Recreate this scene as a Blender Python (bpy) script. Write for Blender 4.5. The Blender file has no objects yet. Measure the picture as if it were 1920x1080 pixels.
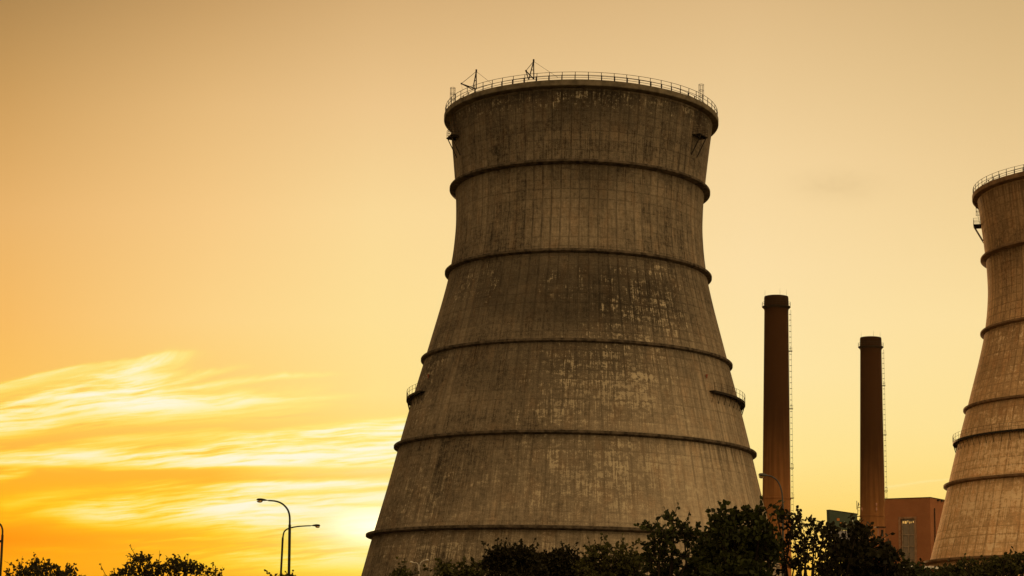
import bpy, math, random
import numpy as np
from mathutils import Vector, Matrix
random.seed(5); rng = np.random.default_rng(5)
S = bpy.context.scene
COL = S.collection
R = math.radians

# ------------------------------------------------------------------ camera
FPX, PITCH, ROLL, CAMZ = 3595.1, R(11.0165), R(-1.4708), 1.7      # focal length in pixels of a 1920 wide frame
cr, sr, cp, sp = math.cos(ROLL), math.sin(ROLL), math.cos(PITCH), math.sin(PITCH)
FWD = Vector((0, cp, sp)); UP0 = Vector((0, -sp, cp)); X0 = Vector((1, 0, 0))
RIGHT = cr*X0 - sr*UP0; UP = sr*X0 + cr*UP0
cam = bpy.data.cameras.new('camera'); co = bpy.data.objects.new('camera', cam); COL.objects.link(co)
cam.sensor_width = 36; cam.lens = FPX/1920*36; cam.clip_start = 0.5; cam.clip_end = 9000
co.matrix_world = Matrix(((RIGHT.x, UP.x, -FWD.x, 0), (RIGHT.y, UP.y, -FWD.y, 0), (RIGHT.z, UP.z, -FWD.z, CAMZ), (0, 0, 0, 1)))
S.camera = co
S.view_settings.view_transform = 'Standard'; S.view_settings.look = 'None'
S.view_settings.exposure = 0; S.view_settings.gamma = 1
S.render.resolution_x, S.render.resolution_y = 1024, 576
S.cycles.max_bounces = 5; S.cycles.diffuse_bounces = 3; S.cycles.transparent_max_bounces = 6

def ray(px, py):
    u = (px-960)/FPX; v = -(py-540)/FPX
    return FWD + u*RIGHT + v*UP
def at(px, py, Y):
    """the point at ground distance Y ahead seen in that direction"""
    d = ray(px, py); return Vector((0, 0, CAMZ)) + d*(Y/d.y)
def lin(c):
    return tuple((x/255/12.92 if x <= 10 else ((x/255+0.055)/1.055)**2.4) for x in c)

# ------------------------------------------------------------------ node expression helper
class V:
    """a float socket with operators that add Math nodes"""
    nt = None
    def __init__(s, k): s.k = k
    @staticmethod
    def m(op, *a, clamp=False):
        n = V.nt.nodes.new('ShaderNodeMath'); n.operation = op; n.use_clamp = clamp
        for i, x in enumerate(a):
            if isinstance(x, V): V.nt.links.new(x.k, n.inputs[i])
            else: n.inputs[i].default_value = x
        return V(n.outputs[0])
    def __add__(s, o): return V.m('ADD', s, o)
    __radd__ = __add__
    def __sub__(s, o): return V.m('SUBTRACT', s, o)
    def __rsub__(s, o): return V.m('SUBTRACT', o, s)
    def __mul__(s, o): return V.m('MULTIPLY', s, o)
    __rmul__ = __mul__
    def __truediv__(s, o): return V.m('DIVIDE', s, o)
    def __neg__(s): return V.m('MULTIPLY', s, -1.0)
    def sq(s): return V.m('MULTIPLY', s, s)
    def abs(s): return V.m('ABSOLUTE', s)
    def pow(s, p): return V.m('POWER', s, p)
    def exp(s): return V.m('EXPONENT', s)
    def clamp(s): return V.m('ADD', s, 0.0, clamp=True)
    def ss(s, a, b):
        n = V.nt.nodes.new('ShaderNodeMapRange'); n.interpolation_type = 'SMOOTHSTEP'
        V.nt.links.new(s.k, n.inputs[0]); n.inputs[1].default_value = a; n.inputs[2].default_value = b
        return V(n.outputs[0])
def vec(x, y, z=0.0):
    n = V.nt.nodes.new('ShaderNodeCombineXYZ')
    for i, q in enumerate((x, y, z)):
        if isinstance(q, V): V.nt.links.new(q.k, n.inputs[i])
        else: n.inputs[i].default_value = q
    return n.outputs[0]
def sep(sock):
    n = V.nt.nodes.new('ShaderNodeSeparateXYZ'); V.nt.links.new(sock, n.inputs[0])
    return [V(o) for o in n.outputs]
def noise(vs, scale=1.0, detail=3.0, rough=0.55, dist=0.0):
    n = V.nt.nodes.new('ShaderNodeTexNoise'); V.nt.links.new(vs, n.inputs['Vector'])
    n.inputs['Scale'].default_value = scale; n.inputs['Detail'].default_value = detail
    n.inputs['Roughness'].default_value = rough; n.inputs['Distortion'].default_value = dist
    return V(n.outputs['Fac'])
def wnoise(vs):
    n = V.nt.nodes.new('ShaderNodeTexWhiteNoise'); V.nt.links.new(vs, n.inputs['Vector']); return V(n.outputs['Value'])
def dot(sock, v):
    n = V.nt.nodes.new('ShaderNodeVectorMath'); n.operation = 'DOT_PRODUCT'
    V.nt.links.new(sock, n.inputs[0]); n.inputs[1].default_value = v; return V(n.outputs['Value'])
def mix(fac, a, b, mode='MIX'):
    n = V.nt.nodes.new('ShaderNodeMix'); n.data_type = 'RGBA'; n.blend_type = mode; n.clamp_factor = True
    for i, q in ((0, fac), (6, a), (7, b)):
        if isinstance(q, V): V.nt.links.new(q.k, n.inputs[i])
        elif isinstance(q, bpy.types.NodeSocket): V.nt.links.new(q, n.inputs[i])
        elif i == 0: n.inputs[i].default_value = q
        else: n.inputs[i].default_value = (*q[:3], 1)
    return n.outputs[2]
def ramp(fac, stops):
    n = V.nt.nodes.new('ShaderNodeValToRGB'); V.nt.links.new(fac.k, n.inputs[0])
    e = n.color_ramp.elements
    while len(e) < len(stops): e.new(0.5)
    for i, (p, c) in enumerate(stops): e[i].position = p; e[i].color = (*c, 1)
    return n.outputs[0]

# ------------------------------------------------------------------ world: the dusk sky, laid out by direction
W = bpy.data.worlds.new('World'); S.world = W; W.use_nodes = True
nt = W.node_tree; nt.nodes.clear(); V.nt = nt
tc = nt.nodes.new('ShaderNodeTexCoord'); D = tc.outputs['Generated']
df = dot(D, FWD); dfc = V.m('MAXIMUM', df, 0.25)
X = dot(D, RIGHT)/dfc*FPX + 960.0          # tangent-plane coordinates of the sky about a fixed heading
Y = 540.0 - dot(D, UP)/dfc*FPX
cols = {   # clear sky colours by height along four headings
 10:  [(-1080, (110, 84, 52)), (0, (176, 136, 82)), (200, (208, 160, 95)), (400, (233, 180, 108)), (600, (247, 188, 100)), (740, (253, 196, 92)), (850, (255, 184, 62)), (900, (255, 178, 40)), (945, (255, 182, 20)), (1010, (255, 148, 0)), (1050, (255, 163, 0)), (1300, (240, 130, 0))],
 400: [(-1080, (125, 98, 64)), (0, (200, 158, 102)), (200, (229, 186, 124)), (400, (246, 202, 134)), (600, (253, 212, 135)), (740, (255, 210, 112)), (830, (255, 202, 85)), (895, (255, 184, 44)), (950, (255, 186, 30)), (1005, (255, 185, 0)), (1060, (255, 180, 0)), (1300, (240, 140, 0))],
 700: [(-1080, (135, 108, 74)), (0, (214, 174, 119)), (200, (237, 198, 140)), (400, (250, 217, 152)), (600, (254, 224, 150)), (740, (255, 225, 140)), (860, (255, 215, 95)), (940, (255, 208, 75)), (1005, (255, 216, 60)), (1060, (255, 214, 45)), (1300, (245, 160, 0))],
 1400:[(-1080, (138, 112, 78)), (0, (222, 186, 133)), (300, (245, 213, 158)), (500, (252, 223, 166)), (700, (255, 230, 165)), (860, (255, 229, 145)), (960, (255, 215, 110)), (1060, (255, 196, 60)), (1300, (245, 165, 20))],
 1880:[(-1080, (130, 106, 74)), (0, (213, 179, 126)), (300, (236, 203, 147)), (600, (252, 224, 160)), (800, (254, 226, 150)), (940, (255, 220, 120)), (1060, (255, 200, 80)), (1300, (245, 165, 20))]}
t = ((Y + 1080.0)/2380.0).clamp()
cur = None; prev = None
for x in sorted(cols):
    c = ramp(t, [((y+1080)/2380, lin(q)) for y, q in cols[x]])
    cur = c if cur is None else mix(((X - float(prev))/float(x-prev)).clamp(), cur, c)
    prev = x
# cirrus: thin ice streaks fanning up to the right
xs = X/100.0; ys = Y/100.0
wob = (noise(vec(xs*0.35, ys*0.7, 3.0), 1.0, 2.0) - 0.5)*0.35
yt = ys + xs*0.10 + V.m('POWER', V.m('MAXIMUM', 7.4 - ys, 0.0), 1.3)*xs*0.16 + wob
fine = noise(vec(xs*0.33, yt*3.6, 1.3), 1.0, 7.0, 0.62, 0.25)
finer = noise(vec(xs*0.9 + 7.0, yt*13.0, 4.1), 1.0, 4.0, 0.6, 0.2)
broad = noise(vec(xs*0.22, yt*1.35, 9.3), 1.0, 3.0, 0.5)
def stroke(x0, y0, x1, y1, w0, w1, amp, bow=0.0, up=1.0):
    """a soft streak; up<1 sharpens its upper edge"""
    s = (X - float(x0))/float(x1-x0); sc = s.clamp()
    yc = sc*float(y1-y0) + float(y0) - bow*sc*(1.0-sc)*4.0
    d = Y - yc + (fine-0.5)*34.0
    w = sc*float(w1-w0) + float(w0)
    w = w*(d.ss(-4.0, 4.0)*(1.0-up) + up)
    g = V.m('EXPONENT', -((d/w).sq()))
    return g * s.ss(-0.25, 0.12) * (1.0 - s.ss(0.72, 1.12)) * amp
def blob(x, y, a, b, amp):
    return V.m('EXPONENT', -(((X-float(x))/float(a)).sq() + ((Y-float(y))/float(b)).sq()))*amp
def sheet(x0, fl, x1, fr, t0, t1, b0, b1, sT, sB, amp):
    """a soft veil of ice cloud between two sloping edges"""
    f = (X-float(x0))/float(x1-x0); n_ = (fine-0.5)*34.0 + (finer-0.5)*16.0
    top = (Y + n_ - (f*float(t1-t0)+float(t0)))/float(sT); bot = ((f*float(b1-b0)+float(b0)) - Y - n_*0.6)/float(sB)
    return top.ss(-0.3, 1.0)*bot.ss(-0.3, 1.0)*X.ss(x0-fl, x0+fl)*(1.0-X.ss(x1-fr, x1+fr))*amp
sheets = (sheet(-200, 50, 300, 90, 800, 668, 835, 795, 16, 50, 0.74) + sheet(260, 70, 520, 160, 700, 735, 800, 792, 45, 34, 0.44)
        + sheet(330, 200, 980, 60, 826, 766, 876, 874, 22, 10, 0.85) + sheet(-100, 60, 420, 200, 838, 838, 878, 876, 14, 8, 0.30)
        + sheet(150, 110, 560, 160, 930, 903, 1000, 990, 24, 26, 0.50) + sheet(430, 120, 1000, 60, 905, 880, 1012, 1030, 24, 24, 0.62) + sheet(430, 140, 1000, 60, 1016, 1000, 1075, 1085, 18, 22, 0.42))
dens = (stroke(-60, 742, 362, 660, 16, 12, 0.50, 10, 0.3) + stroke(120, 728, 345, 668, 10, 12, 0.35, 4)
      + stroke(140, 745, 450, 688, 10, 5, 0.42) + stroke(220, 742, 625, 700, 9, 4, 0.42, 3) + stroke(200, 764, 650, 742, 14, 6, 0.40)
      + stroke(-60, 812, 125, 794, 15, 8, 0.42, -5) + stroke(120, 842, 460, 812, 8, 7, 0.32, 6) + stroke(420, 826, 840, 788, 8, 14, 0.50)
      + stroke(60, 857, 820, 836, 6, 16, 0.45, -6) + stroke(260, 878, 830, 866, 3, 8, 0.70) + stroke(-80, 870, 420, 872, 5, 5, 0.30)
      + stroke(-60, 905, 60, 882, 10, 6, 0.50) + stroke(20, 945, 330, 905, 14, 7, 0.22, 10) + stroke(320, 914, 800, 906, 4, 8, 0.45)
      + stroke(160, 965, 820, 935, 12, 14, 0.30) + stroke(260, 1012, 700, 1004, 3, 4, 0.22) + stroke(380, 1036, 740, 1030, 4, 5, 0.26) + stroke(60, 1030, 330, 1026, 4, 3, 0.12) + blob(560, 1045, 160, 8, 0.18))
cut = (blob(60, 1015, 260, 30, 0.8) + stroke(130, 896, 480, 888, 15, 6, 1.0) + stroke(420, 902, 790, 889, 6, 7, 0.75) + stroke(500, 930, 790, 914, 5, 7, 0.70) + stroke(600, 950, 800, 944, 3, 5, 0.6)
     + stroke(330, 920, 560, 915, 3, 3, 0.4) + stroke(120, 815, 700, 800, 12, 10, 0.35) + stroke(560, 832, 800, 826, 4, 4, 0.3) + stroke(520, 852, 800, 850, 3, 3, 0.3))
gate = (1.0 - X.ss(560.0, 1050.0)) * Y.ss(640.0, 720.0)*(1.0 - Y.ss(1085.0, 1180.0))
tex = 0.66 + (fine-0.5)*2.5 + (finer-0.5)*3.0 + (broad-0.5)*0.8
extra = (broad + (fine-0.5)*0.9).ss(0.50, 0.80)*gate*0.22*Y.ss(700.0, 760.0)*(1.0-Y.ss(945.0, 1000.0)*0.95)
cl = ((sheets*1.18*tex.clamp() + dens*(0.66 + (fine-0.5)*2.6 + (finer-0.5)*2.0) + extra)*(1.0 - cut.clamp()))
cl = (1.0 - (V.m('MAXIMUM', cl, 0.0)*-1.75).exp())
# thin cloud first turns the orange golden, thick cloud goes white
sc_ = nt.nodes.new('ShaderNodeSeparateColor'); nt.links.new(cur, sc_.inputs[0])
r0_, g0_, b0_ = [V(o) for o in sc_.outputs]
cg = cl.pow(0.85); cbl = cl.pow(2.9)
gg = g0_ + (0.97 - g0_)*cg; bb = b0_ + (0.90 - b0_)*cbl; r1_ = r0_ + (1.0 - r0_)*cg
cc_ = nt.nodes.new('ShaderNodeCombineColor')
for q_, w_ in ((r1_, 0), (gg, 1), (bb, 2)): nt.links.new(q_.k, cc_.inputs[w_])
cur = cc_.outputs[0]
# faint smudge of cloud far right and a thin veil low right
cur = mix(blob(1570, 348, 75, 26, 0.26)*noise(vec(xs*3.0, ys*5.0), 1.0, 4.0), cur, lin((170, 140, 95)))
cur = mix(stroke(1650, 915, 1800, 895, 4, 2, 0.35), cur, lin((255, 236, 165)))
# glow round the hidden sun
glow = (blob(700, 985, 95, 32, 0.95) + blob(725, 945, 170, 90, 0.42))*(1.0 - cut.clamp()*0.8) + blob(1000, 1000, 620, 150, 0.10)
cur = mix(glow.clamp()*(1.0 - (finer.ss(0.35, 0.8))*0.35), cur, (1.0, 0.94, 0.62))
hot = nt.nodes.new('ShaderNodeVectorMath'); hot.operation = 'SCALE'; hot.inputs[0].default_value = (1.0, 0.75, 0.28)
nt.links.new((blob(715, 985, 60, 26, 0.9)).k, hot.inputs['Scale'])
cur = mix(1.0, cur, hot.outputs[0], 'ADD')
# the rest of the dome: the physical sky for a low sun, warmed by the dusk
sky = nt.nodes.new('ShaderNodeTexSky'); sky.sky_type = 'NISHITA'; sky.sun_disc = False
sd = ray(775, 1003).normalized()
sky.sun_elevation = math.asin(sd.z); sky.sun_rotation = math.atan2(sd.x, sd.y); sky.air_density = 1.4; sky.dust_density = 2.5
dx, dy, dz = sep(D)
side = dx*0.62 - dy*0.70 + 0.10          # brighter part of the open sky lies behind to the right
back = mix(side.ss(-0.2, 1.0), (0.40, 0.255, 0.12), (1.22, 0.85, 0.42))
skys = mix(1.0, sky.outputs[0], (0.055, 0.045, 0.03), 'MULTIPLY')
back = mix(1.0, back, skys, 'ADD')
back = mix(dz.ss(-0.06, 0.0), (0.05, 0.035, 0.02), back)
full = mix(df.ss(0.55, 0.93), back, cur)
bg = nt.nodes.new('ShaderNodeBackground'); nt.links.new(full, bg.inputs[0]); bg.inputs[1].default_value = 1.0
wo = nt.nodes.new('ShaderNodeOutputWorld'); nt.links.new(bg.outputs[0], wo.inputs[0])
W.cycles.sampling_method = 'MANUAL'; W.cycles.sample_map_resolution = 1024
# ------------------------------------------------------------------ sun: low, behind the big tower
sl = bpy.data.lights.new('sun', 'SUN'); sl.energy = 2.0; sl.angle = R(0.6); sl.color = (1.0, 0.55, 0.22)
so = bpy.data.objects.new('sun', sl); COL.objects.link(so)
so.rotation_euler = (-sd).to_track_quat('-Z', 'Y').to_euler()

# ------------------------------------------------------------------ mesh helpers
class MB:
    def __init__(s): s.v = []; s.f = []; s.uv = None
    def box(s, c, sz, M=None):
        c = Vector(c); b = len(s.v)
        for i in range(8):
            p = Vector(((-.5, .5)[i & 1]*sz[0], (-.5, .5)[(i >> 1) & 1]*sz[1], (-.5, .5)[i >> 2]*sz[2]))
            s.v.append(tuple(c + (M @ p if M else p)))
        s.f += [(b, b+2, b+3, b+1), (b+4, b+5, b+7, b+6), (b, b+1, b+5, b+4), (b+2, b+6, b+7, b+3), (b, b+4, b+6, b+2), (b+1, b+3, b+7, b+5)]
        return s
    def tube(s, pts, r, n=6, caps=True):
        pts = [Vector(p) for p in pts]
        rr = r if isinstance(r, (list, tuple)) else [r]*len(pts)
        b = len(s.v); u = None
        for i, p in enumerate(pts):
            t = (pts[min(i+1, len(pts)-1)] - pts[max(i-1, 0)]).normalized()
            if u is None: u = t.orthogonal().normalized()
            u = (u - t*u.dot(t)).normalized(); w = t.cross(u)
            for k in range(n):
                a = 2*math.pi*k/n; s.v.append(tuple(p + (u*math.cos(a) + w*math.sin(a))*rr[i]))
        for i in range(len(pts)-1):
            for k in range(n):
                a, c = b+i*n+k, b+i*n+(k+1) % n
                s.f.append((a, c, c+n, a+n))
        if caps:
            s.f.append(tuple(b+k for k in range(n))[::-1]); s.f.append(tuple(b+(len(pts)-1)*n+k for k in range(n)))
        return s
    def lathe(s, prof, n=96, a0=0.0, a1=2*math.pi, close=False, loop=False):
        """prof: [(r, z)]; angle 0 faces the viewer (-Y), positive to the right; loop closes the profile"""
        full = abs(a1-a0-2*math.pi) < 1e-6
        m = n if full else n+1; b = len(s.v); k = len(prof)
        for i in range(m):
            a = a0 + (a1-a0)*i/n
            for r, z in prof: s.v.append((r*math.sin(a), -r*math.cos(a), z))
        for i in range(n):
            j = (i+1) % m
            for q in range(k if loop else k-1):
                q2 = (q+1) % k
                s.f.append((b+i*k+q, b+j*k+q, b+j*k+q2, b+i*k+q2))
        if loop and not full:
            s.f.append(tuple(b+q for q in range(k))); s.f.append(tuple(b+(m-1)*k+q for q in range(k))[::-1])
        return s
    def build(s, name, mat, parent=None, loc=(0, 0, 0), smooth=False, fix=True):
        me = bpy.data.meshes.new(name); me.from_pydata(s.v, [], s.f)
        if fix:
            import bmesh
            bm = bmesh.new(); bm.from_mesh(me); bmesh.ops.recalc_face_normals(bm, faces=bm.faces); bm.to_mesh(me); bm.free()
        me.materials.append(mat)
        if smooth:
            me.polygons.foreach_set('use_smooth', [True]*len(me.polygons))
            try: me.set_sharp_from_angle(angle=R(35))
            except Exception: pass
        o = bpy.data.objects.new(name, me); COL.objects.link(o); o.location = loc
        if parent: o.parent = parent
        return o
def tag(o, label=None, cat=None, group=None, kind=None):
    if label: o['label'] = label
    if cat: o['category'] = cat
    if group: o['group'] = group
    if kind: o['kind'] = kind
    return o
def thing(name, loc, label, cat, group=None):
    o = bpy.data.objects.new(name, None); COL.objects.link(o); o.location = loc; o.empty_display_size = 0.5
    return tag(o, label, cat, group)

# ------------------------------------------------------------------ materials
def mat(name):
    m = bpy.data.materials.new(name); m.use_nodes = True; n = m.node_tree; n.nodes.clear(); V.nt = n
    o = n.nodes.new('ShaderNodeOutputMaterial'); p = n.nodes.new('ShaderNodeBsdfPrincipled'); n.links.new(p.outputs[0], o.inputs[0])
    p.inputs['Specular IOR Level'].default_value = 0.08
    return m, n, p
def objco():
    n = V.nt.nodes.new('ShaderNodeTexCoord'); return n.outputs['Object']
def attr(name):
    n = V.nt.nodes.new('ShaderNodeAttribute'); n.attribute_name = name; return V(n.outputs['Fac'])
def plain(name, col, rough=0.7, metal=0.0, var=0.25, scale=1.5):
    m, n, p = mat(name); oc = objco(); f = noise(oc, scale, 5.0, 0.6)
    c = mix(f.ss(0.3, 0.7), tuple(x*(1-var) for x in col), tuple(x*(1+var) for x in col))
    n.links.new(c, p.inputs['Base Color']); p.inputs['Roughness'].default_value = rough; p.inputs['Metallic'].default_value = metal
    return m

def concrete(name, base, seed, warm=1.0, flakec=(0.47, 0.39, 0.27)):
    m, n, p = mat(name)
    uv = n.nodes.new('ShaderNodeUVMap'); u, v, _ = sep(uv.outputs[0])      # u counts shutter panels round, v rows up
    u0, v0 = u, v
    u = u + (noise(vec(u0*0.6, v0*0.6, seed), 1.0, 2.0)-0.5)*0.10; v = v + (noise(vec(u0*0.6, v0*0.6, seed+5.0), 1.0, 2.0)-0.5)*0.12
    fu, fv = V.m('FRACT', u), V.m('FRACT', v); cu, cv = V.m('FLOOR', u), V.m('FLOOR', v)
    cell = wnoise(vec(cu, cv, seed)); cell2 = wnoise(vec(cu, cv, seed+3.0)); colr = wnoise(vec(cu, seed, 1.0)); rowr = wnoise(vec(cv, seed, 5.0))
    du = 0.5 - (fu-0.5).abs(); dv = 0.5 - (fv-0.5).abs()
    streak = noise(vec(u0*3.4, v0*0.13, seed), 1.0, 6.0, 0.62); streak2 = noise(vec(u0*9.0, v0*0.45, seed+2.0), 1.0, 5.0, 0.65)
    big = noise(vec(u0*0.11, v0*0.13, seed+8.0), 1.0, 4.0, 0.55); mid = noise(vec(u0*0.5, v0*0.5, seed+1.0), 1.0, 5.0, 0.6)
    grain = noise(vec(u0*11.0, v0*11.0, seed), 1.0, 5.0, 0.7)
    dark, light, panel, wet = attr('dark'), attr('light'), attr('panel'), attr('streaks')
    # joints between shutter panels, stained wider where the wall is weathered
    wid = mid*0.13 + 0.035
    ju = 1.0 - (du/(wid*(0.7 + colr*1.3))).ss(0.25, 1.0); jv = 1.0 - (dv/(wid*(0.5 + rowr*0.8))).ss(0.2, 1.0)
    jm = (panel*(0.15 + mid*1.6)).clamp()
    joint = V.m('MAXIMUM', ju*(0.45+colr*0.75), jv*(0.25+rowr*0.7))*jm
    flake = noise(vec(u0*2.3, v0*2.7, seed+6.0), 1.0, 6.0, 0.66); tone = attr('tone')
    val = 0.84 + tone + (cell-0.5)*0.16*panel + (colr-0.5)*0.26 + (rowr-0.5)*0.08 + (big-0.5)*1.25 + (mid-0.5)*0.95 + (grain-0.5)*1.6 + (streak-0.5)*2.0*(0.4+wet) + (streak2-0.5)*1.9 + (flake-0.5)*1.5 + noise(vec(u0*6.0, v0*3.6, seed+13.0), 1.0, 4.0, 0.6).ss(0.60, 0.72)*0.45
    val = val*(1.0 - joint*0.46)
    sm = ((streak*0.75+streak2*0.25).ss(0.43, 0.57)*wet).clamp()
    val = val*(1.0 - sm*0.74)
    val = val*(1.0 - (dark*(0.75 + (mid-0.5)*2.4 + (streak2-0.5)*2.0 + (flake-0.5)*1.0)).clamp()*0.60)
    # scaled, lime-bleached patches: upper part of single panels, ragged at the edges, running downwards
    top = fv.ss(0.05, 0.55)
    pick = (light*0.78 + 0.10 + (cell2-0.5)*0.22 + (mid-0.5)*2.2 + (flake-0.5)*3.8 + (streak2-0.5)*4.2 + (streak-0.5)*1.2 + (grain-0.5)*2.2 - (1.0-top)*0.26 - joint*0.45).ss(0.62, 1.05)
    pick = pick*light.ss(0.0, 0.12)
    val = V.m('MAXIMUM', val, 0.12)
    c = mix(val*0.5, (0, 0, 0), tuple(2*x for x in base)) 
    c = mix(V.m('MULTIPLY', (noise(vec(u0*0.9, v0*0.35, seed+11.0), 1.0, 4.0)).ss(0.45, 0.75), 0.5), c, mix(1.0, c, (1.12*warm, 0.94, 0.80), 'MULTIPLY'))
    c = mix((pick*(0.30 + cell*0.35 + (mid-0.4)*0.9)).clamp(), c, flakec)
    n.links.new(c, p.inputs['Base Color']); p.inputs['Roughness'].default_value = 0.9
    b = n.nodes.new('ShaderNodeBump'); b.inputs['Strength'].default_value = 0.5; b.inputs['Distance'].default_value = 0.06
    n.links.new((grain*0.35 - joint*0.8 + cell*0.3*panel).k, b.inputs['Height']); n.links.new(b.outputs[0], p.inputs['Normal'])
    return m
M = {}
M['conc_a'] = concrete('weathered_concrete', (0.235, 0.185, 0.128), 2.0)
M['conc_b'] = concrete('weathered_concrete_warm', (0.480, 0.305, 0.160), 23.0, 1.04, (0.95, 0.72, 0.46))  # second tower's concrete with an orange haze tint in its base colour
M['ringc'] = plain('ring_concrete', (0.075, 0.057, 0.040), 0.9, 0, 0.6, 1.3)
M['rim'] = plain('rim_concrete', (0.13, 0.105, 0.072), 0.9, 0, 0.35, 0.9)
M['ringw'] = plain('ring_concrete_warm', (0.19, 0.115, 0.062), 0.9, 0, 0.3, 0.9)  # haze tint carried into the colour of the second tower's rings
M['steel'] = plain('painted_steel', (0.022, 0.017, 0.013), 0.7, 0.0, 0.3, 3.0)
M['rusty'] = plain('rusted_rail', (0.045, 0.028, 0.017), 0.7, 0.1, 0.3, 3.0)
M['black'] = plain('dark_inside', (0.02, 0.018, 0.015), 0.9)
M['galv'] = plain('galvanised_steel', (0.07, 0.065, 0.058), 0.6, 0.0, 0.2, 4.0)
M['lamp_dark'] = plain('lamp_steel', (0.022, 0.02, 0.018), 0.6, 0.0, 0.2, 4.0)
M['white'] = plain('white_paint', (0.70, 0.66, 0.60), 0.6, 0, 0.06, 2.0)
M['palelamp'] = plain('pale_lamp_paint', (0.42, 0.37, 0.31), 0.6, 0, 0.06, 2.0)
M['bark'] = plain('bark', (0.024, 0.017, 0.011), 0.95, 0, 0.5, 9.0)
def brick(name, a, b_, mortar, scale, soot_haze=None, row=0.15):
    m, n, p = mat(name); oc = objco(); x, y, z = sep(oc)
    ang = V.m('ARCTAN2', x, y) if soot_haze else None
    t_ = n.nodes.new('ShaderNodeTexBrick')
    n.links.new(vec(ang*4.0 if soot_haze else (x+y), z, 0.0), t_.inputs['Vector'])
    t_.inputs['Scale'].default_value = scale; t_.inputs['Mortar Size'].default_value = 0.012
    t_.inputs['Color1'].default_value = (*a, 1); t_.inputs['Color2'].default_value = (*b_, 1); t_.inputs['Mortar'].default_value = (*mortar, 1)
    f = noise(oc, 0.25, 5.0, 0.6); st = noise(vec(x*1.2, y*1.2, z*0.05), 1.0, 4.0)
    c = mix(0.28*(1-0.0), t_.outputs[0], mix(f.ss(0.3, 0.7), a, b_)); c = mix((f-0.35).clamp()*1.2, c, tuple(q*0.6 for q in a))
    if soot_haze:     # low haze glow put into the brick: darker with height, sooty at the mouth
        h0, h1 = soot_haze
        s = (z + (st-0.5)*26.0).ss(h0, h1); c = mix(s*0.95, c, (0.026, 0.010, 0.004))
        s2 = (z + (st-0.5)*3.0).ss(h1+25, h1+30); c = mix(s2*0.75, c, (0.016, 0.010, 0.006))
    n.links.new(c, p.inputs['Base Color']); p.inputs['Roughness'].default_value = 0.92
    return m
M['stack'] = brick('chimney_brick', (0.44, 0.18, 0.054), (0.37, 0.15, 0.046), (0.26, 0.15, 0.09), 2.2, (24, 80))
M['hall'] = brick('hall_brick', (0.34, 0.128, 0.052), (0.28, 0.106, 0.044), (0.25, 0.15, 0.09), 2.0)
def glassy(name, col, rough=0.15):
    m, n, p = mat(name); oc = objco(); f = noise(oc, 0.8, 4.0)
    n.links.new(mix(f, col, tuple(x*1.5 for x in col)), p.inputs['Base Color']); p.inputs['Roughness'].default_value = rough
    p.inputs['Specular IOR Level'].default_value = 0.5; return m
M['glass'] = glassy('window_glass', (0.14, 0.105, 0.075), 0.25)
M['amber'] = glassy('lamp_bowl', (0.55, 0.35, 0.12), 0.2)
M['amber'].node_tree.nodes['Principled BSDF'].inputs['Transmission Weight'].default_value = 0.8
def emit(name, col, s):
    m, n, p = mat(name); p.inputs['Base Color'].default_value = (*col, 1); p.inputs['Emission Color'].default_value = (*col, 1); p.inputs['Emission Strength'].default_value = s
    return m
M['litwin'] = emit('lit_lamps_inside', (1.0, 0.62, 0.18), 0.42)  # glow stands for sky reflected in the window
M['beacon'] = plain('red_beacon_glass', (0.20, 0.06, 0.035), 0.3)
def leafmat(name, a, b_, tr=0.25):
    m, n, p = mat(name); r_ = attr('rnd'); oc = objco(); f = noise(oc, 1.1, 3.0)
    c = mix((r_*0.75 + (f-0.5)*0.9).clamp(), a, b_)
    n.links.new(c, p.inputs['Base Color']); p.inputs['Roughness'].default_value = 0.6; p.inputs['Specular IOR Level'].default_value = 0.12
    tl = n.nodes.new('ShaderNodeBsdfTranslucent'); n.links.new(mix(1.0, c, (1.3, 1.25, 0.6), 'MULTIPLY'), tl.inputs[0])
    mx = n.nodes.new('ShaderNodeMixShader'); mx.inputs[0].default_value = tr
    n.links.new(p.outputs[0], mx.inputs[1]); n.links.new(tl.outputs[0], mx.inputs[2])
    n.links.new(mx.outputs[0], [q for q in n.nodes if q.type == 'OUTPUT_MATERIAL'][0].inputs[0])
    return m
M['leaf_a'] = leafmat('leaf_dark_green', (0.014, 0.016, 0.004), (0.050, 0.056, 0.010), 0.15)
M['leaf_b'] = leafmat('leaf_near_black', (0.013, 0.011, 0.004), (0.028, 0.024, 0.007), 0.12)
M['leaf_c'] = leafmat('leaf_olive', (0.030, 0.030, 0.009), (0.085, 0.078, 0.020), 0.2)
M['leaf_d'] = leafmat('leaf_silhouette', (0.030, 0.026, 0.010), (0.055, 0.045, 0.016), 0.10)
m, n, p = mat('dry_ground'); oc = objco(); f = noise(oc, 0.05, 8.0, 0.65); g = noise(oc, 2.0, 6.0, 0.7)
n.links.new(mix((f*0.6+g*0.5).ss(0.35, 0.75), (0.055, 0.060, 0.025), (0.16, 0.125, 0.075)), p.inputs['Base Color']); p.inputs['Roughness'].default_value = 1
M['ground'] = m
m, n, p = mat('asphalt'); oc = objco(); g = noise(oc, 8.0, 6.0, 0.7)
n.links.new(mix(g, (0.035, 0.034, 0.032), (0.065, 0.062, 0.058)), p.inputs['Base Color']); p.inputs['Roughness'].default_value = 0.85
M['road'] = m

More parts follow.
